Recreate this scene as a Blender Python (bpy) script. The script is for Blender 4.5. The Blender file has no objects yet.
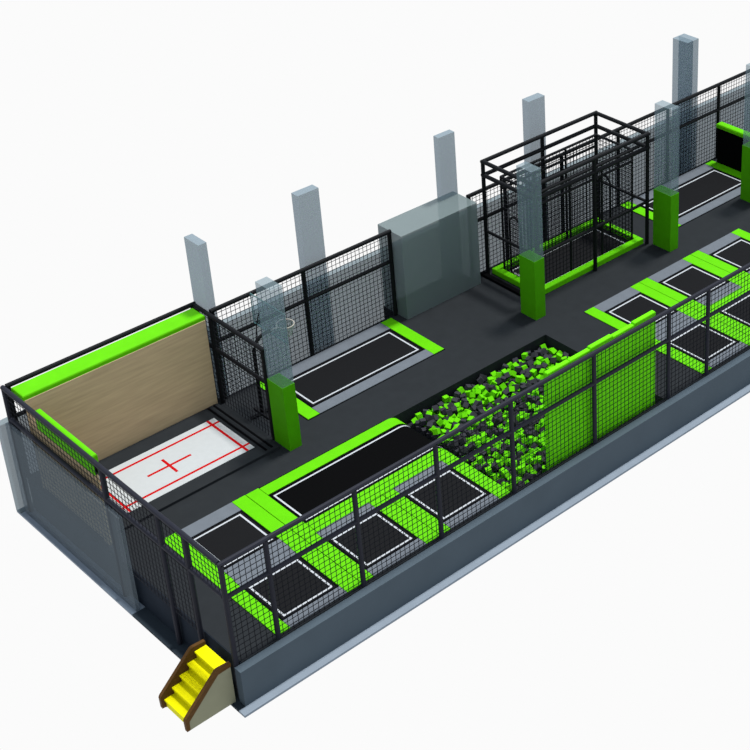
import bpy, math, random
from mathutils import Vector, Matrix
random.seed(7)
SC = bpy.context.scene
COL = SC.collection

# ------------------------------------------------------------------ helpers
class MB:
    """collects boxes, tubes and quads; build() links them as one mesh object"""
    def __init__(s): s.v = []; s.f = []
    def add(s, vs, fs):
        n = len(s.v); s.v += [tuple(v) for v in vs]; s.f += [tuple(i + n for i in f) for f in fs]; return s
    def box(s, x0, x1, y0, y1, z0, z1):
        v = [(x, y, z) for z in (z0, z1) for y in (y0, y1) for x in (x0, x1)]
        return s.add(v, [(0, 2, 3, 1), (4, 5, 7, 6), (0, 1, 5, 4), (2, 6, 7, 3), (0, 4, 6, 2), (1, 3, 7, 5)])
    def softbox(s, x0, x1, y0, y1, z0, z1, b):
        """box with chamfered top edges"""
        r = lambda i, z: [(x0 + i, y0 + i, z), (x1 - i, y0 + i, z), (x1 - i, y1 - i, z), (x0 + i, y1 - i, z)]
        v = r(0, z0) + r(0, z1 - b) + r(b * .3, z1 - b * .3) + r(b, z1)
        f = [(3, 2, 1, 0), (12, 13, 14, 15)]
        for k in range(3):
            for i in range(4):
                j = (i + 1) % 4; f.append((4 * k + i, 4 * k + j, 4 * k + 4 + j, 4 * k + 4 + i))
        return s.add(v, f)
    def tube(s, pts, r, n=10, caps=True):
        pts = [Vector(p) for p in pts]; rings = []
        for i, p in enumerate(pts):
            t = (pts[min(i + 1, len(pts) - 1)] - pts[max(i - 1, 0)]).normalized()
            a = Vector((0, 0, 1)) if abs(t.z) < .9 else Vector((1, 0, 0))
            u = t.cross(a).normalized(); w = t.cross(u).normalized()
            rings.append([p + (u * math.cos(2 * math.pi * (k + .5) / n) + w * math.sin(2 * math.pi * (k + .5) / n)) * r for k in range(n)])
        v = [q for ring in rings for q in ring]; f = []
        for i in range(len(pts) - 1):
            for k in range(n):
                f.append((i * n + k, (i + 1) * n + k, (i + 1) * n + (k + 1) % n, i * n + (k + 1) % n))
        if caps:
            f.append(tuple(range(n))); f.append(tuple((len(pts) - 1) * n + k for k in reversed(range(n))))
        return s.add(v, f)
    def prism(s, poly, axis, a0, a1):
        """poly in the two other axes, extruded from a0 to a1 along axis"""
        def P(q, a): return (a, q[0], q[1]) if axis == 'x' else (q[0], a, q[1]) if axis == 'y' else (q[0], q[1], a)
        n = len(poly); v = [P(q, a0) for q in poly] + [P(q, a1) for q in poly]
        f = [tuple(range(n)), tuple(reversed(range(n, 2 * n)))]
        for i in range(n):
            j = (i + 1) % n; f.append((i, i + n, j + n, j))
        return s.add(v, f)
    def net(s, o, u, v, cu, cv, w=.0095):
        """rectangular net of square cord: origin o, edge vectors u and v, cell sizes"""
        o, u, v = Vector(o), Vector(u), Vector(v); nu = max(1, round(u.length / cu)); nv = max(1, round(v.length / cv))
        for i in range(nu + 1): s.tube([o + u * (i / nu), o + u * (i / nu) + v], w, 4, False)
        for j in range(nv + 1): s.tube([o + v * (j / nv), o + v * (j / nv) + u], w, 4, False)
        return s
    def torus(s, c, R, r, n=28, m=8):
        c = Vector(c); v = []; f = []
        for i in range(n):
            a = 2 * math.pi * i / n
            for k in range(m):
                b = 2 * math.pi * k / m
                v.append((c.x + (R + r * math.cos(b)) * math.cos(a), c.y + (R + r * math.cos(b)) * math.sin(a), c.z + r * math.sin(b)))
        for i in range(n):
            for k in range(m):
                i2 = (i + 1) % n; k2 = (k + 1) % m
                f.append((i * m + k, i2 * m + k, i2 * m + k2, i * m + k2))
        return s.add(v, f)
    def mesh(s, name, mat, off=(0, 0, 0)):
        me = bpy.data.meshes.new(name)
        me.from_pydata([(x - off[0], y - off[1], z - off[2]) for x, y, z in s.v], [], s.f)
        import bmesh
        bm = bmesh.new(); bm.from_mesh(me); bmesh.ops.recalc_face_normals(bm, faces=bm.faces); bm.to_mesh(me); bm.free()
        me.materials.append(mat); return me
    def build(s, name, mat, parent=None, label=None, smooth=False):
        off = parent['_w'] if parent else (0, 0, 0)
        me = s.mesh(name, mat, off)
        if smooth:
            for p in me.polygons: p.use_smooth = True
        o = bpy.data.objects.new(name, me); COL.objects.link(o)
        if parent: o.parent = parent; o['_w'] = tuple(off)
        else: o['_w'] = (0, 0, 0)
        if label: o['label'] = label
        return o

def thing(name, label, cat, loc, group=None):
    o = bpy.data.objects.new(name, None); COL.objects.link(o); o.location = loc
    o.empty_display_size = .2; o['_w'] = tuple(loc); o['label'] = label; o['category'] = cat
    if group: o['group'] = group
    return o
def tag(o, label, cat, group=None, kind=None):
    o['label'] = label; o['category'] = cat
    if group: o['group'] = group
    if kind: o['kind'] = kind
    return o
def struct(o, label, cat):
    return tag(o, label, cat, kind='structure')

# ------------------------------------------------------------------ materials
def lin(c): return tuple(((x / 255) / 12.92 if x / 255 <= .04045 else ((x / 255 + .055) / 1.055) ** 2.4) for x in c)
def mat(name, rgb, rough=.7, noise=.08, scale=6., spec=.05, alpha=1., metal=0., stretch=None, bump=0.):
    m = bpy.data.materials.new(name); m.use_nodes = True; nt = m.node_tree; N = nt.nodes; L = nt.links
    b = N['Principled BSDF']; b.inputs['Roughness'].default_value = rough; b.inputs['Specular IOR Level'].default_value = spec
    b.inputs['Metallic'].default_value = metal; b.inputs['Alpha'].default_value = alpha
    tc = N.new('ShaderNodeTexCoord'); mp = N.new('ShaderNodeMapping'); nz = N.new('ShaderNodeTexNoise'); rp = N.new('ShaderNodeValToRGB')
    if stretch: mp.inputs['Scale'].default_value = stretch
    nz.inputs['Scale'].default_value = scale; nz.inputs['Detail'].default_value = 4
    lo = [max(0, c * (1 - noise)) for c in rgb] + [1]; hi = [min(1, c * (1 + noise)) for c in rgb] + [1]
    rp.color_ramp.elements[0].position = .3; rp.color_ramp.elements[1].position = .7
    rp.color_ramp.elements[0].color = lo; rp.color_ramp.elements[1].color = hi
    L.new(tc.outputs['Object'], mp.inputs[0]); L.new(mp.outputs[0], nz.inputs['Vector']); L.new(nz.outputs['Fac'], rp.inputs[0]); L.new(rp.outputs[0], b.inputs['Base Color'])
    if bump:
        bp = N.new('ShaderNodeBump'); bp.inputs['Strength'].default_value = bump; bp.inputs['Distance'].default_value = .01
        L.new(nz.outputs['Fac'], bp.inputs['Height']); L.new(bp.outputs[0], b.inputs['Normal'])
    return m
def see_through(name, rgb, alpha):
    """thin see-through sheet: part diffuse, part clear"""
    m = bpy.data.materials.new(name); m.use_nodes = True; nt = m.node_tree; N = nt.nodes; L = nt.links
    N.remove(N['Principled BSDF'])
    df = N.new('ShaderNodeBsdfDiffuse'); tr = N.new('ShaderNodeBsdfTransparent'); tr.inputs[0].default_value = (.93, .97, 1, 1); mx = N.new('ShaderNodeMixShader')
    tc = N.new('ShaderNodeTexCoord'); nz = N.new('ShaderNodeTexNoise'); rp = N.new('ShaderNodeValToRGB'); nz.inputs['Scale'].default_value = 1.5
    rp.color_ramp.elements[0].color = (*[c * .96 for c in rgb], 1); rp.color_ramp.elements[1].color = (*[c * 1.04 for c in rgb], 1)
    mx.inputs[0].default_value = alpha
    L.new(tc.outputs['Object'], nz.inputs['Vector']); L.new(nz.outputs['Fac'], rp.inputs[0]); L.new(rp.outputs[0], df.inputs['Color'])
    L.new(tr.outputs[0], mx.inputs[1]); L.new(df.outputs[0], mx.inputs[2]); L.new(mx.outputs[0], N['Material Output'].inputs['Surface'])
    return m
M = {}
M['green'] = mat('green_vinyl', (.088, .42, .0015), .6, .04, 3)
M['padgreen'] = mat('green_column_vinyl', (.055, .27, .002), .6, .05, 3)
M['boardgreen'] = mat('green_wall_vinyl', (.12, .60, .003), .6, .05, 3)
M['grey'] = mat('grey_vinyl', (.108, .122, .14), .6, .05, 3)
M['deck'] = mat('charcoal_deck', (.0165, .0188, .0210), .8, .06, 3)
M['deckside'] = mat('dark_skirting', (.013, .018, .026), .8, .08, 2)
M['bed'] = mat('black_trampoline_fabric', (.0068, .007, .0078), .8, .15, 40)
M['longbed'] = mat('deep_black_fabric', (.0018, .0018, .0020), .8, .15, 40, .02)
M['frame'] = mat('black_frame', (.002, .002, .0025), .7, .1, 5, .02)
M['line'] = mat('white_webbing', (.38, .40, .42), .7, .03, 20)
M['rail'] = mat('dark_slate_powder_coat', (.0125, .0135, .0205), .6, .06, 4, .12)
M['blackrail'] = mat('black_powder_coat', (.0045, .005, .006), .6, .06, 4, .1)
M['cord'] = mat('black_net_cord', (.0095, .010, .013), .8, .1, 30)
M['wall'] = see_through('see_through_grey_wall', (.15, .19, .205), .58)
M['block'] = see_through('see_through_dark_grey_block', (.145, .18, .18), .70)
M['lwall'] = see_through('see_through_slate_wall', (.15, .175, .19), .38)
M['pillar'] = see_through('see_through_blue_grey_column', (.165, .22, .255), .54)
M['shaft'] = see_through('clear_blue_grey_column', (.18, .235, .255), .40)
M['kerb'] = mat('slate_low_wall', (.058, .078, .095), .6, .04, 1.2)
M['slab'] = mat('pale_slab', (.18, .215, .255), .7, .05, 2)
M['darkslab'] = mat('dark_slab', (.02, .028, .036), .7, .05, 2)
M['court'] = mat('white_court_sheet', (.37, .385, .39), .6, .02, 5)
M['red'] = mat('red_court_tape', (.38, .003, .004), .6, .03, 5)
M['wood'] = mat('plywood', (.45, .34, .20), .6, .11, 1.6, stretch=(.5, 1, 7))
M['brown'] = mat('brown_wood', (.075, .036, .010), .5, .15, 4, stretch=(1, 6, 6))
M['beige'] = mat('olive_beige_panel', (.21, .21, .14), .7, .03, 3)
M['yellow'] = mat('yellow_step_vinyl', (.62, .58, .001), .5, .03, 5)
M['foamgreen'] = mat('green_foam', (.10, .46, .003), .9, .08, 8)
M['foamgrey'] = mat('charcoal_foam', (.030, .030, .036), .9, .08, 8)
M['glass'] = see_through('tinted_glass', (.14, .24, .25), .20)
M['edge'] = mat('teal_glass_edge', (.07, .15, .15), .4, .03, 5)
M['rim'] = mat('pale_rim', (.33, .31, .27), .5, .03, 5)
M['ballnet'] = mat('pale_net', (.26, .30, .28), .8, .03, 5)

# ------------------------------------------------------------------ levels
G = 0.0        # building slab
D = 1.17       # platform deck
PT = 1.205     # top of trampoline pads
XE = 34.0      # far end of what is built
TOP = 4.385     # fence top rail
MID = 3.34     # fence middle rail
FY = .575      # front fence line
RY = 10.60     # rear fence line
LX = .29       # left fence line

# ------------------------------------------------------------------ the building
m = MB().box(0, XE, 0, .25, -.07, G).box(.42, XE, .25, 11.7, -.07, G).box(0, .42, 5.3, 11.7, -.07, G)
struct(m.build('trim_1', M['slab']), 'pale grey edge of the building slab under the low wall', 'floor slab')
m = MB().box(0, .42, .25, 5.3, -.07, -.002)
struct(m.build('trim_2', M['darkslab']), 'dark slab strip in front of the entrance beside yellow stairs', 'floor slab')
m = MB()
m.box(.42, 9.72, .52, 3.215, G, D); m.box(.42, 9.48, 3.215, 6.0, G, D); m.box(.42, 16.2, 6.0, 10.665, G, D); m.box(16.2, XE, .52, 10.665, G, D)
m.box(.42, 6.555, 10.665, 11.44, G, D); m.box(13.6, 16.95, 10.665, 11.35, G, D); m.box(9.72, 16.2, .52, .62, G, D); m.box(9.48, 16.2, .62, 6.0, G, .62)
struct(m.build('floor', M['deck']), 'charcoal raised platform deck carrying the trampolines', 'floor')
m = MB().box(.40, .42, .52, 11.3, G, D - .01)
struct(m.build('baseboard_left', M['deckside']), 'dark skirting below the deck on the entrance side', 'skirting')
m = MB().box(.2, XE, .25, .51, G, 1.145)
struct(m.build('wall_front', M['kerb']), 'low slate grey wall along the front below the netting fence', 'wall')
m = MB().box(.14, .25, 5.3, 11.44, G, 3.2)
struct(m.build('wall_left', M['lwall']), 'see-through slate wall outside the netting at the left end', 'wall')
m = MB().box(.0, XE, 11.46, 11.72, G, 3.18)
struct(m.build('wall_back', M['wall']), 'long see-through grey wall behind the rear netting', 'wall')
m = MB().box(13.6, 16.92, 10.06, 11.3, D, 4.4)
struct(m.build('wall_alcove', M['block']), 'tall see-through grey block between the two rear nettings', 'wall')

# ------------------------------------------------------------------ pillars
def pillar(x0, x1, y0, y1, z0, z1, label, pad=None, mt='pillar'):
    t = thing('pillar', label, 'pillar', ((x0 + x1) / 2, (y0 + y1) / 2, z0))
    if pad:
        MB().box(x0, x1, y0, y1, pad, z1).build('shaft', M['shaft'], t, 'see-through blue grey upper shaft')
        e = .015
        MB().box(x0 - e, x1 + e, y0 - e, y1 + e, z0, pad).build('pad', M['padgreen'], t, 'green padding around the foot')
    else:
        MB().box(x0, x1, y0, y1, z0, z1).build('shaft', M[mt], t)
    return t
pillar(6.575, 6.86, 10.68, 11.45, G, 6.7, 'blue grey column rising behind the corner of wooden board')
pillar(10.39, 11.2, 10.97, 11.3, G, 6.8, 'wide blue grey column behind netting of basketball trampoline')
pillar(16.2, 16.91, 11.03, 11.29, D, 6.78, 'blue grey column rising through the see-through block')
pillar(20.3, 21.07, 10.95, 11.3, G, 6.8, 'blue grey column standing behind the tall black cage')
pillar(28.40, 28.73, 10.69, 11.45, G, 6.7, 'left one of the paired blue grey columns behind right rear netting')
pillar(28.74, 29.05, 10.69, 11.45, G, 6.7, 'right one of the paired blue grey columns behind right rear netting')
pillar(6.47, 6.87, 6.86, 7.6, D, 6.77, 'green-padded see-through column beside the white court and netting screen', 3.43)
pillar(16.6, 17.02, 6.88, 7.6, D, 6.8, 'green-padded see-through column at the front corner of black cage', 3.45)
pillar(23.2, 23.6, 6.75, 7.58, D, 6.85, 'green-padded see-through column right of the black cage', 3.46)
pillar(28.17, 28.6, 6.8, 7.57, D, 6.8, 'green-padded see-through column at the right edge of photo', 3.48)

# ------------------------------------------------------------------ netting fences
def fence(label, p0, p1, posts, zt, zm, foot, mt, net_z0=D, skip_low=(), nets=True, cu=.16, cv=.165, pr=.072, groundposts=None, nopost=()):
    """posts: distances along p0-p1"""
    p0, p1 = Vector((*p0, 0)), Vector((*p1, 0)); d = (p1 - p0).normalized(); Lf = (p1 - p0).length
    t = thing('netting_fence', label, 'fence', (p0.x, p0.y, foot))
    for q in posts:
        if q in nopost: continue
        p = p0 + d * q; f0 = foot if groundposts is None or q in groundposts else D
        MB().tube([(p.x, p.y, f0), (p.x, p.y, zt)], pr, 10).build('post', M[mt], t, smooth=False)
    for z in (zt, zm):
        if z is None: continue
        a = p0 - d * (.06 if z == zt and not nopost else 0); b = p1 + d * (.06 if z == zt else 0)
        MB().tube([(a.x, a.y, z), (b.x, b.y, z)], pr if z == zt else pr * .92, 10).build('rail', M[mt], t)
    if nets:
        for i in range(len(posts) - 1):
            a = p0 + d * posts[i]; u = d * (posts[i + 1] - posts[i])
            MB().net((a.x, a.y, zm), u, (0, 0, zt - zm), cu, cv).build('net', M['cord'], t)
            if i not in skip_low:
                MB().net((a.x, a.y, net_z0), u, (0, 0, zm - net_z0), cu, cv).build('net', M['cord'], t)
    return t
fp = [x - LX for x in (LX, 1.58, 4.32, 7.04, 9.78, 13.08, 16.34, 18.17, 20.9, 23.6, 26.3, 29.0, 31.7, XE)]
fence('long slate netting fence standing on the low front wall', (LX, FY), (XE, FY), fp, TOP, MID, G, 'rail', groundposts=fp[:1])
lp = [y - FY - .075 for y in (2.15, 3.4, 6.1, 11.36)]
fl = fence('slate netting fence at the left end above the entrance', (LX, FY + .075), (LX, 11.36), [0] + lp, TOP, MID, G, 'rail', skip_low=(0,), cu=.175, nopost=(0,))
fence('black rail frame standing behind the wooden board', (LX + .14, 11.36), (6.5, 11.36), [0, 6.03], TOP + .02, MID, D, 'blackrail', nets=False)
fence('black netting screen between white court and basketball trampoline', (6.5, 7.7), (6.5, 11.22), [0, 2.75, 3.52], TOP, 3.2, D, 'blackrail', cu=.15)
fence('black rear netting fence behind the basketball trampoline', (6.66, RY), (13.52, RY), [0, 3.38, 6.86], TOP + .03, 3.3, D, 'blackrail')
rp = [x - 17.02 for x in (17.02, 18.7, 21.5, 24.46, 27.23, 30.24, 33.2)]
fence('black rear netting fence running behind the cage to the right', (17.02, RY), (33.2, RY), rp, TOP + .03, 3.32, D, 'blackrail')

# ------------------------------------------------------------------ trampolines
def ring(mb, x0, x1, y0, y1, w, z0, z1):
    mb.box(x0, x1, y0, y0 + w, z0, z1).box(x0, x1, y1 - w, y1, z0, z1)
    return mb.box(x0, x0 + w, y0 + w, y1 - w, z0, z1).box(x1 - w, x1, y0 + w, y1 - w, z0, z1)
def trampoline(label, line, pads, base, bed='bed', lw=.055):
    """line: outer rectangle of the white line; pads: (x0,x1,y0,y1,colour)"""
    x0, x1, y0, y1 = line; bx0, bx1, by0, by1 = base
    t = thing('trampoline', label, 'trampoline', ((x0 + x1) / 2, (y0 + y1) / 2, D))
    MB().box(bx0, bx1, by0, by1, D, D + .012).build('frame', M['frame'], t)
    e = .06
    MB().box(x0 - e, x1 + e, y0 - e, y1 + e, D + .012, D + .022).build('bed', M[bed], t)
    ring(MB(), x0, x1, y0, y1, lw, D + .022, D + .027).build('boundary_line', M['line'], t)
    for (a, b, c, d_, col) in pads:
        MB().softbox(a, b, c, d_, D + .012, PT, .012).build('pad', M[col], t, 'lime green pad' if col == 'green' else 'grey pad')
    return t
g = .006
Y0, Y1, Y2, Y3 = .64, 3.22, 3.22, 6.05      # front row and second row
def front(label, x0, gl, gr, gback='grey', x1=None):
    x1 = x1 or x0 + 1.58
    trampoline(label, (x0, x1, 1.09, 2.68),
        [(gl, x0 - .13, Y0, Y1 - g, 'green'), (x1 + .13, gr, Y0, Y1 - g, 'green'),
         (x0 - .13 + g, x1 + .13 - g, Y0, .98, 'grey'), (x0 - .13 + g, x1 + .13 - g, 2.79, Y1 - g, gback)],
        (gl, gr, Y0, Y1 - .003))
front('square trampoline in the front row nearest the yellow stairs', 2.12, 1.58, 4.31)
front('square trampoline in front row, second from the stairs', 4.84, 4.325, 7.04)
front('square trampoline in front row beside the foam pit', 7.56, 7.055, 9.70)
front('square trampoline right of the green wall in the front row', 18.65, 18.06, 20.81)
front('black trampoline with green rear pad at right end of front row', 21.36, 20.825, 26.24, 'green', 25.7)
def second(label, x0, gl, gr, lo='grey'):
    x1 = x0 + 1.58
    trampoline(label, (x0, x1, 3.85, 5.44),
        [(gl, x0 - .13, Y2, Y3, 'green'), (x1 + .13, gr, Y2, Y3, 'green'),
         (x0 - .13 + g, x1 + .13 - g, Y2, 3.74, 'grey'), (x0 - .13 + g, x1 + .13 - g, 5.56, Y3, 'grey')],
        (gl, gr, Y2 + .003, Y3 + .01))
second('square trampoline in second row left of the long black tumbling bed', 2.15, 1.58, 4.31)
second('square trampoline in second row nearest the green wall', 18.65, 18.08, 20.80)
second('square trampoline in second row, second from the green wall', 21.37, 20.815, 23.52)
second('square trampoline in second row at the right picture edge', 24.09, 23.535, 26.24)
# basketball trampoline, long bed
trampoline('wide trampoline in front of the basketball hoop and rear netting', (8.38, 12.66, 8.32, 9.88),
    [(7.78, 8.22, 7.76, 10.53, 'green'), (12.82, 13.26, 7.76, 10.53, 'green'),
     (8.226, 12.814, 7.76, 8.18, 'grey'), (8.226, 12.814, 10.02, 10.53, 'grey')], (7.76, 13.28, 7.73, 10.535))
trampoline('wide trampoline below the black rebound board at the right rear', (25.1, 29.28, 8.34, 9.9),
    [(24.5, 24.95, 7.78, 10.53, 'green'), (29.43, 29.87, 7.78, 10.53, 'green'),
     (24.956, 29.424, 7.78, 8.2, 'grey'), (24.956, 29.424, 10.04, 10.53, 'grey')], (24.48, 29.89, 7.75, 10.535))

# long tumbling bed whose far end bends down into the pit
t = thing('tumble_trampoline', 'long black tumbling bed with green borders bending into foam pit', 'trampoline', (7, 4.6, D))
def bend(y0, y1, x0, z, th, r=.55, xe=9.44):
    top = [(x0, z), (xe, z)] + [(xe + r * math.sin(a), z - r + r * math.cos(a)) for a in [math.pi / 2 * k / 8 * .92 for k in range(1, 9)]]
    bot = [(x0, z - th)] + [(xe, z - th)] + [(xe + (r - th) * math.sin(a), z - r + (r - th) * math.cos(a)) for a in [math.pi / 2 * k / 8 * .92 for k in range(1, 9)]]
    return MB().prism(top + bot[::-1], 'y', y0, y1)
MB().box(4.325, 9.44, 3.225, 6.05, D, D + .010).build('frame', M['frame'], t)
bend(3.76, 5.54, 4.79, D + .022, .01).build('bed', M['longbed'], t)
ln = bend(3.85, 3.905, 4.85, D + .028, .006); b2 = bend(5.385, 5.44, 4.85, D + .028, .006); ln.add(b2.v, b2.f); ln.box(4.85, 4.905, 3.905, 5.385, D + .022, D + .028)
ln.build('boundary_line', M['line'], t)
bend(5.57, 5.99, 4.765, PT, .022).build('pad', M['green'], t)
bend(3.226, 3.74, 4.765, PT, .022).build('pad', M['green'], t)
MB().softbox(4.325, 4.755, 3.226, 6.04, D + .012, PT, .012).build('pad', M['green'], t)

# ------------------------------------------------------------------ foam pit
def visible(p):
    # cubes the green wall panels hide from the viewing side come last
    c = Vector((-14.36, -27.08, 30.09)); d = p - c; k = (.8 - c.y) / d.y; q = c + d * k
    return not (11.4 < q.x < 15.9 and q.z < 4.4)
s = .172; meshes = {}
for k_, mt in (('g', 'foamgreen'), ('d', 'foamgrey')):
    meshes[k_] = MB().box(-s / 2, s / 2, -s / 2, s / 2, -s / 2, s / 2).mesh('foam_cube', M[mt])
spots = []
nx, ny = 27, 23
for i in range(nx):
    for j in range(ny):
        x = 9.98 + (i + .5 + random.uniform(-.3, .3)) * (16.08 - 9.98) / nx; y = .74 + (j + .5 + random.uniform(-.3, .3)) * (5.9 - .74) / ny
        if (y > 3.1 and x < 10.2) or (x > 11.2 and y < 1.03): continue
        z = .86 + random.uniform(-.07, .12) + (.06 if y < 3 else 0)
        spots.append(Vector((x, y, z)))
vis = [p for p in spots if visible(p)]; hid = [p for p in spots if not visible(p)]
random.shuffle(vis)
rest = MB(); rest2 = MB()
def rotm(): return Matrix.Rotation(random.uniform(0, 6.28), 4, 'Z') @ Matrix.Rotation(random.uniform(-.7, .7), 4, 'X') @ Matrix.Rotation(random.uniform(-.7, .7), 4, 'Y')
def put(p, green):
    o = bpy.data.objects.new('foam_cube', meshes['g' if green else 'd']); COL.objects.link(o)
    o.matrix_world = Matrix.Translation(p) @ rotm()
    if green: tag(o, 'bright lime green foam cube lying loose in the foam pit', 'foam cube', 'green foam cubes in the pit')
    else: tag(o, 'charcoal grey foam cube lying loose in the foam pit', 'foam cube', 'charcoal foam cubes in the pit')
n_ind = 0
for p in vis[:298]:
    put(p, random.random() < .57); n_ind += 1
for p in vis[298:] + hid:
    R = Matrix.Translation(p) @ rotm(); b = MB().box(-s / 2, s / 2, -s / 2, s / 2, -s / 2, s / 2)
    (rest if random.random() < .57 else rest2).add([R @ Vector(v) for v in b.v], b.f)
# lower layer that fills the gaps between the cubes on top
for i in range(24):
    for j in range(19):
        p = Vector((10.15 + (i + .5) * 5.9 / 24, 1.05 + (j + .5) * 4.8 / 19, .72)); R = Matrix.Translation(p) @ Matrix.Rotation(random.uniform(0, 6), 4, 'Z')
        b = MB().box(-s / 2, s / 2, -s / 2, s / 2, -s / 2, s / 2)
        (rest if random.random() < .4 else rest2).add([R @ Vector(v) for v in b.v], b.f)
o = rest.build('foam_cubes', M['foamgreen']); o.data.materials.append(M['foamgrey'])
n0 = len(o.data.polygons)
tag(o, 'deeper lime green foam cubes filling the pit below the top ones', 'foam cubes', kind='stuff')
tag(rest2.build('foam_cubes', M['foamgrey']), 'deeper charcoal foam cubes filling the pit below the top ones', 'foam cubes', kind='stuff')

# green padded wall panels behind the front fence
xs = [11.36, 12.28, 13.12, 14.06, 14.98, 15.92]
names = ['green padded wall panel at the left end, next to open foam', 'green padded wall panel, second from the foam end',
         'middle one of the five green padded wall panels', 'green padded wall panel, second from the right end', 'green padded wall panel at the right end of the row']
for i, lb in enumerate(names):
    dz = (0, .0, .05, .0, .05)[i]
    o = MB().softbox(xs[i] + .004, xs[i + 1] - .004, .74, .90, .62, 4.43 + dz, .04).build('wall_panel', M['boardgreen'])
    tag(o, lb, 'padded panel', 'green wall panels behind the front fence')

# ------------------------------------------------------------------ white court
CM = D + .09
o = MB().box(.46, 6.3, 7.18, 10.44, D, CM).build('floor_mat', M['deck'])
tag(o, 'large charcoal mat lying under the white court', 'mat')
t = thing('sport_court', 'white court sheet with red lines in front of the wooden board', 'court', (3.6, 8.73, CM))
MB().box(1.42, 5.77, 7.68, 9.83, CM, CM + .008).build('court_sheet', M['court'], t)
z0, z1 = CM + .008, CM + .011; w = .042
m = MB().box(1.42, 5.77, 9.56 - w, 9.56 + w, z0, z1).box(1.42, 5.77, 7.96 - w, 7.96 + w, z0, z1)
m.box(1.60 - w, 1.60 + w, 7.68, 9.83, z0 + .0005, z1 + .0005).box(5.53 - w, 5.53 + w, 7.68, 9.83, z0 + .0005, z1 + .0005)
m.box(2.79, 4.25, 8.74 - w, 8.74 + w, z0, z1).box(3.52 - w, 3.52 + w, 8.32, 9.14, z0 + .0005, z1 + .0005)
m.build('court_line', M['red'], t, 'red taped lines and centre cross')
for x, lb in ((5.93, 'thin black painted shade strip right of the white court, nearer the sheet'), (6.14, 'thin black painted shade strip right of the white court, nearer the screen')):  # black strips draw the netting screen's shade on the mat ridges
    tag(MB().box(x - .035, x + .035, 7.3, 10.4, CM, CM + .012).build('shade_strip', M['frame']), lb, 'strip', 'painted shade strips beside the court')
# boards
t = thing('rebound_board', 'tall plywood board with green top pad behind the white court', 'board', (3.5, 10.5, D))
MB().box(.46, 6.33, 10.48, 10.56, D, 4.28).build('panel', M['wood'], t)
MB().softbox(.42, 6.35, 10.50, 11.17, 4.28, 4.44, .05).build('top_pad', M['green'], t)
MB().box(.8, .9, 10.56, 10.9, D, 4.28).box(3.4, 3.5, 10.56, 10.9, D, 4.28).box(6.1, 6.2, 10.56, 10.9, D, 4.28).build('strut', M['blackrail'], t)
t = thing('rebound_board', 'plywood board with green top pad along the left netting', 'board', (.52, 8.5, D))
MB().box(.47, .55, 6.9, 10.46, D, 4.0).build('panel', M['wood'], t)
MB().softbox(.44, .62, 6.9, 9.95, 3.60, 4.24, .05).build('top_pad', M['green'], t)

# ------------------------------------------------------------------ basketball hoop by the wide trampoline
def hoop_stand(label, bx, by, sx, arm_z, board, rim_c, base=True):
    t = thing('basketball_hoop', label, 'basketball hoop', (bx, by, D))
    MB().softbox(bx - .4, bx + .4, by - .06, by + .06, D, D + .08, .02).softbox(bx - .06, bx + .06, by - .4, by + .4, D, D + .07, .02).build('base', M['blackrail'], t)
    pts = [(bx, by, D + .07), (bx, by, arm_z - .55)] + [(bx + sx * .45 * (1 - math.cos(a)), by, arm_z - .55 + .5 * math.sin(a)) for a in [math.pi / 2 * k / 6 for k in range(1, 7)]]
    pts.append((rim_c[0] - sx * (.5 if board else .27), by, arm_z - .05))
    MB().tube(pts, .055, 10).build('pole', M['blackrail'], t, smooth=True)
    if board:
        xb, y0, y1, z0, z1 = board
        MB().box(xb - .015, xb + .015, y0, y1, z0, z1).build('backboard', M['glass'], t, 'clear tinted glass backboard')
        ring_ = MB()
        for (a, b) in (((y0, z0), (y1, z0)), ((y1, z0), (y1, z1)), ((y1, z1), (y0, z1)), ((y0, z1), (y0, z0))):
            ring_.tube([(xb, a[0], a[1]), (xb, b[0], b[1])], .018, 6)
        ring_.build('board_edge', M['edge'], t)
        brace = [(bx + sx * .1, by, arm_z - .3)] + [(bx + sx * (.1 + .55 * k / 6), by + .35 * math.sin(k / 6 * 1.5), arm_z - .3 + .85 * math.sin(k / 6 * 1.5)) for k in range(1, 7)]
        MB().tube(brace, .018, 6).build('brace', M['blackrail'], t)
    c = Vector(rim_c); r = .27
    mm = MB().torus(c, r, .018)
    mm.tube([c - Vector((sx * (r + .25 if board else r + .1), 0, 0)), c - Vector((sx * r, 0, 0))], .03, 6)
    mm.build('rim', M['rim'] if board else M['blackrail'], t, smooth=True)
    nn = MB()
    for k in range(12):
        for dk in (1, -1):
            P = []
            for q in range(5):
                a = 2 * math.pi * (k + dk * q * .5) / 12; rr = r * (1 - .11 * q)
                P.append((c.x + rr * math.cos(a), c.y + rr * math.sin(a), c.z - .1 * q))
            nn.tube(P, .013, 4, False)
    nn.build('hoop_net', M['ballnet'] if board else M['cord'], t)
    return t
hoop_stand('basketball hoop with glass backboard beside the green-padded column', 7.0, 9.05, 1, 3.98, (7.62, 8.13, 9.87, 3.88, 4.92), (8.16, 9.0, 3.96))

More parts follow.
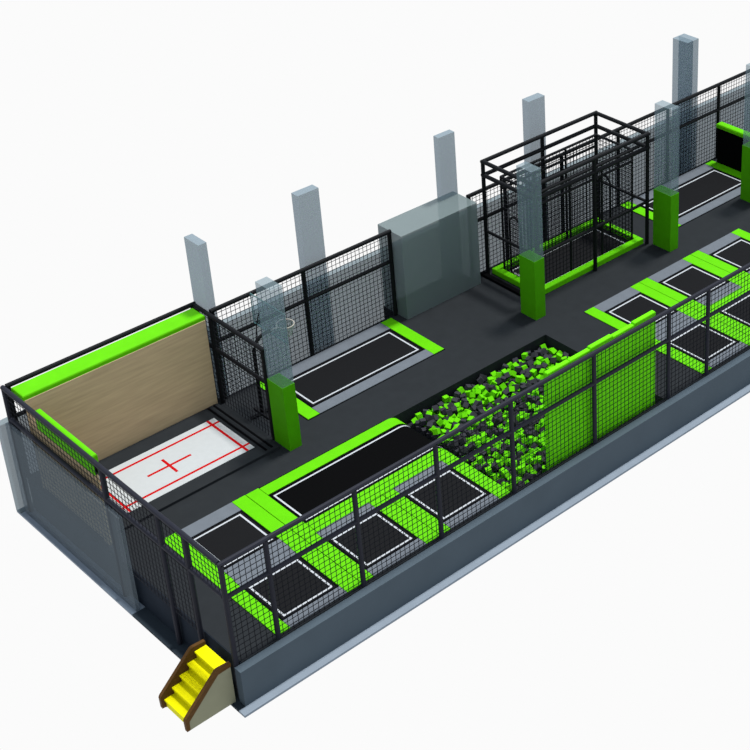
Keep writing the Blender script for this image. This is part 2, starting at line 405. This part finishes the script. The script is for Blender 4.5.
# ------------------------------------------------------------------ tall black cage
cx0, cx1, cy0, cy1, cz = 17.55, 23.06, 7.78, 10.38, 5.64
t = thing('frame_cage', 'tall open black steel frame around the netted trampoline', 'cage', (20.3, 9.1, D))
for x in (cx0, 20.36, cx1):
    for y in (cy0, cy1):
        MB().tube([(x, y, D), (x, y, cz)], .072, 10).build('post', M['blackrail'], t)
for z in (cz, 5.12, 2.92):
    for y in (cy0, cy1):
        if z == 2.92 and y == cy1: continue
        MB().tube([(cx0 - .06, y, z), (cx1 + .06, y, z)], .074 if z > 3 else .055, 10).build('rail', M['blackrail'], t)
    for x in (cx0, cx1):
        MB().tube([(x, cy0, z), (x, cy1, z)], .074 if z > 3 else .055, 10).build('rail', M['blackrail'], t)
m = MB().box(17.28, 17.46, 7.68, 10.5, D, D + .10)
m.build('base_step', M['frame'], t)
# trampoline inside
t = thing('trampoline', 'trampoline with raised green rim inside the black cage', 'trampoline', (20.3, 9.1, D))
MB().box(17.66, 22.97, 7.87, 10.29, D, D + .012).build('frame', M['frame'], t)
MB().box(18.05, 22.66, 8.2, 10.0, D + .012, D + .022).build('bed', M['bed'], t)
ring(MB(), 18.18, 22.52, 8.3, 9.92, .055, D + .022, D + .027).build('boundary_line', M['line'], t)
zr = D + .22
for q in ((17.66, 22.97, 7.87, 8.13), (17.66, 22.97, 10.07, 10.29), (17.66, 17.93, 8.135, 10.065), (22.76, 22.97, 8.135, 10.065)):
    MB().softbox(*q, D + .012, zr, .03).build('rim_pad', M['green'], t)
# inner net box
t = thing('net_enclosure', 'black net box with thin posts standing inside the steel cage', 'net', (20.3, 9.1, D))
ix0, ix1, iy0, iy1, iz = 18.02, 22.7, 8.2, 10.02, 5.0
IB = D + .03
for x in (ix0, 19.58, 21.14, ix1):
    for y in (iy0, iy1):
        MB().tube([(x, y, IB), (x, y, iz)], .04, 8).build('post', M['blackrail'], t)
for y in (iy0, iy1):
    for z in (iz, 4.55):
        MB().tube([(ix0, y, z), (ix1, y, z)], .05, 8).build('rail', M['blackrail'], t)
    MB().net((ix0, y, IB), (ix1 - ix0, 0, 0), (0, 0, iz - IB), .17, .165, .011).build('net', M['cord'], t)
for x in (ix0, ix1):
    MB().tube([(x, iy0, iz), (x, iy1, iz)], .05, 8).build('rail', M['blackrail'], t)
    MB().net((x, iy0, IB), (0, iy1 - iy0, 0), (0, 0, iz - IB), .17, .165, .011).build('net', M['cord'], t)
def arch_bar(x, label):
    t = thing('arched_bar', label, 'arched bar', (x, 9.48, D + .022))
    z = 3.27; r = .28; zb = D + .022
    pts = [(x, 9.48 - r, zb), (x, 9.48 - r, z)] + [(x, 9.48 - r * math.cos(a), z + r * math.sin(a)) for a in [math.pi * k / 12 for k in range(1, 12)]] + [(x, 9.48 + r, z), (x, 9.48 + r, zb)]
    MB().tube(pts, .042, 8).build('bar', M['blackrail'], t, smooth=True)
    MB().softbox(x - .07, x + .07, 9.48 - r - .07, 9.48 - r + .07, zb, zb + .04, .01).build('foot', M['frame'], t)
    MB().softbox(x - .07, x + .07, 9.48 + r - .07, 9.48 + r + .07, zb, zb + .04, .01).build('foot', M['frame'], t)
arch_bar(22.59, 'black arched bar standing at the right end of the cage trampoline')
arch_bar(18.12, 'black arched bar standing at the left end of the cage trampoline')

# ------------------------------------------------------------------ rebound board at the right rear
t = thing('rebound_board', 'upright black rebound board with green top pad at right rear', 'board', (30.0, 9.3, D))
MB().box(29.9, 30.02, 7.9, 10.3, D, 2.76).build('panel', M['longbed'], t)
MB().softbox(29.82, 30.16, 7.86, 10.34, 2.76, 2.94, .07).build('top_pad', M['green'], t)

# ------------------------------------------------------------------ entrance stairs
sy0, sy1 = .555, 1.78; sx0, sx1 = -1.24, .14
t = thing('entry_stairs', 'yellow entrance stairs with brown stringers at the corner post', 'stairs', (-.5, 1.2, G))
zs = [.28, .51, .735, .96, 1.19]; xs_ = [-1.22, -.965, -.71, -.455, -.20, sx1]
for i in range(5):
    x0 = xs_[i]; x1 = xs_[i + 1]
    zb = 0 if i == 0 else zs[i - 1] - .03; xe = x1 + (.06 if i < 4 else 0)
    poly = [(x0, zs[i] - .01), (x0 + .01, zs[i]), (xe, zs[i]), (xe, zb), (x0 + .04, zb), (x0 + .04, zs[i] - .09), (x0, zs[i] - .05)]
    st = MB().prism(poly, 'y', sy0 + .1, sy1 - .1).build('step', M['yellow'], t)
    if i == 2:
        mm = MB()
        for k in range(22):
            y = sy0 + .14 + k * (sy1 - sy0 - .28) / 21
            for q in range(5): mm.box(x0 + .03 + q * .04, x0 + .052 + q * .04, y - .013, y + .013, zs[i], zs[i] + .012)
        mm.build('grip_stud', M['yellow'], st)
cap = [(-1.30, .02), (-1.31, .36), (-1.28, .42), (-.28, 1.33), (-.22, 1.345), (sx1, 1.315), (sx1, 1.20), (-.24, 1.19), (-1.20, .29), (-1.21, .02)]
side = [(-1.21, .0), (-1.20, .29), (-.24, 1.19), (sx1 - .01, 1.20), (sx1 - .01, .0)]
for y0, y1, yo in ((sy0, sy0 + .1, sy0 + .015), (sy1 - .1, sy1, sy1 - .025)):
    MB().prism(cap, 'y', y0, y1).build('stringer', M['brown'], t)
    near = y0 == sy0
    MB().prism(side, 'y', y0 + .02 if near else y0 + .05, y1 - .05 if near else y1 - .02).build('side_panel', M['beige'], t, 'olive beige side panel')
    a, b = (y1 - .05, y1) if near else (y0, y0 + .05)
    MB().prism(side, 'y', a, b).build('inner_panel', M['brown'], t)

# ------------------------------------------------------------------ light
wd = bpy.data.worlds.new('studio'); SC.world = wd; wd.use_nodes = True
nt = wd.node_tree; N = nt.nodes; L = nt.links; bg = N['Background']
tc = N.new('ShaderNodeTexCoord'); sp = N.new('ShaderNodeSeparateXYZ'); rp = N.new('ShaderNodeValToRGB'); mr = N.new('ShaderNodeMapRange')
mr.inputs['From Min'].default_value = -1; mr.inputs['From Max'].default_value = 1
L.new(tc.outputs['Generated'], sp.inputs[0]); L.new(sp.outputs['Z'], mr.inputs['Value']); L.new(mr.outputs[0], rp.inputs[0]); L.new(rp.outputs[0], bg.inputs['Color'])
e = rp.color_ramp.elements
e[0].position = .47; e[0].color = (.965, .965, .965, 1); e[1].position = .56; e[1].color = (.80, .88, 1.0, 1)
bg.inputs['Strength'].default_value = 1.0
sun = bpy.data.lights.new('sun', 'SUN'); sun.energy = 4.6; sun.angle = math.radians(7); sun.color = (1, .99, .96)
so = bpy.data.objects.new('sun', sun); COL.objects.link(so)
so.rotation_euler = Vector((-.30, .0, -1)).to_track_quat('-Z', 'Y').to_euler(); so.location = (20, 5, 20)

# ------------------------------------------------------------------ camera
az, el = math.radians(43.746879), math.radians(28.842197); f = 1592.23; cxp, cyp = 628.05, 225.54
fw = Vector((math.cos(el) * math.cos(az), math.cos(el) * math.sin(az), -math.sin(el))); rt = Vector((math.sin(az), -math.cos(az), 0)); up = rt.cross(fw)
cam = bpy.data.cameras.new('camera'); co = bpy.data.objects.new('camera', cam); COL.objects.link(co); SC.camera = co
Rm = Matrix((rt, up, -fw)).transposed().to_4x4(); co.matrix_world = Matrix.Translation((-14.359, -27.075, 30.089)) @ Rm
cam.sensor_width = 36; cam.lens = f * 36 / 750; cam.shift_x = (375 - cxp) / 750; cam.shift_y = (cyp - 375) / 750; cam.clip_end = 500

for o in bpy.data.objects:
    if '_w' in o: del o['_w']
SC.view_settings.view_transform = 'Standard'; SC.view_settings.look = 'None'; SC.view_settings.exposure = 0; SC.view_settings.gamma = 1
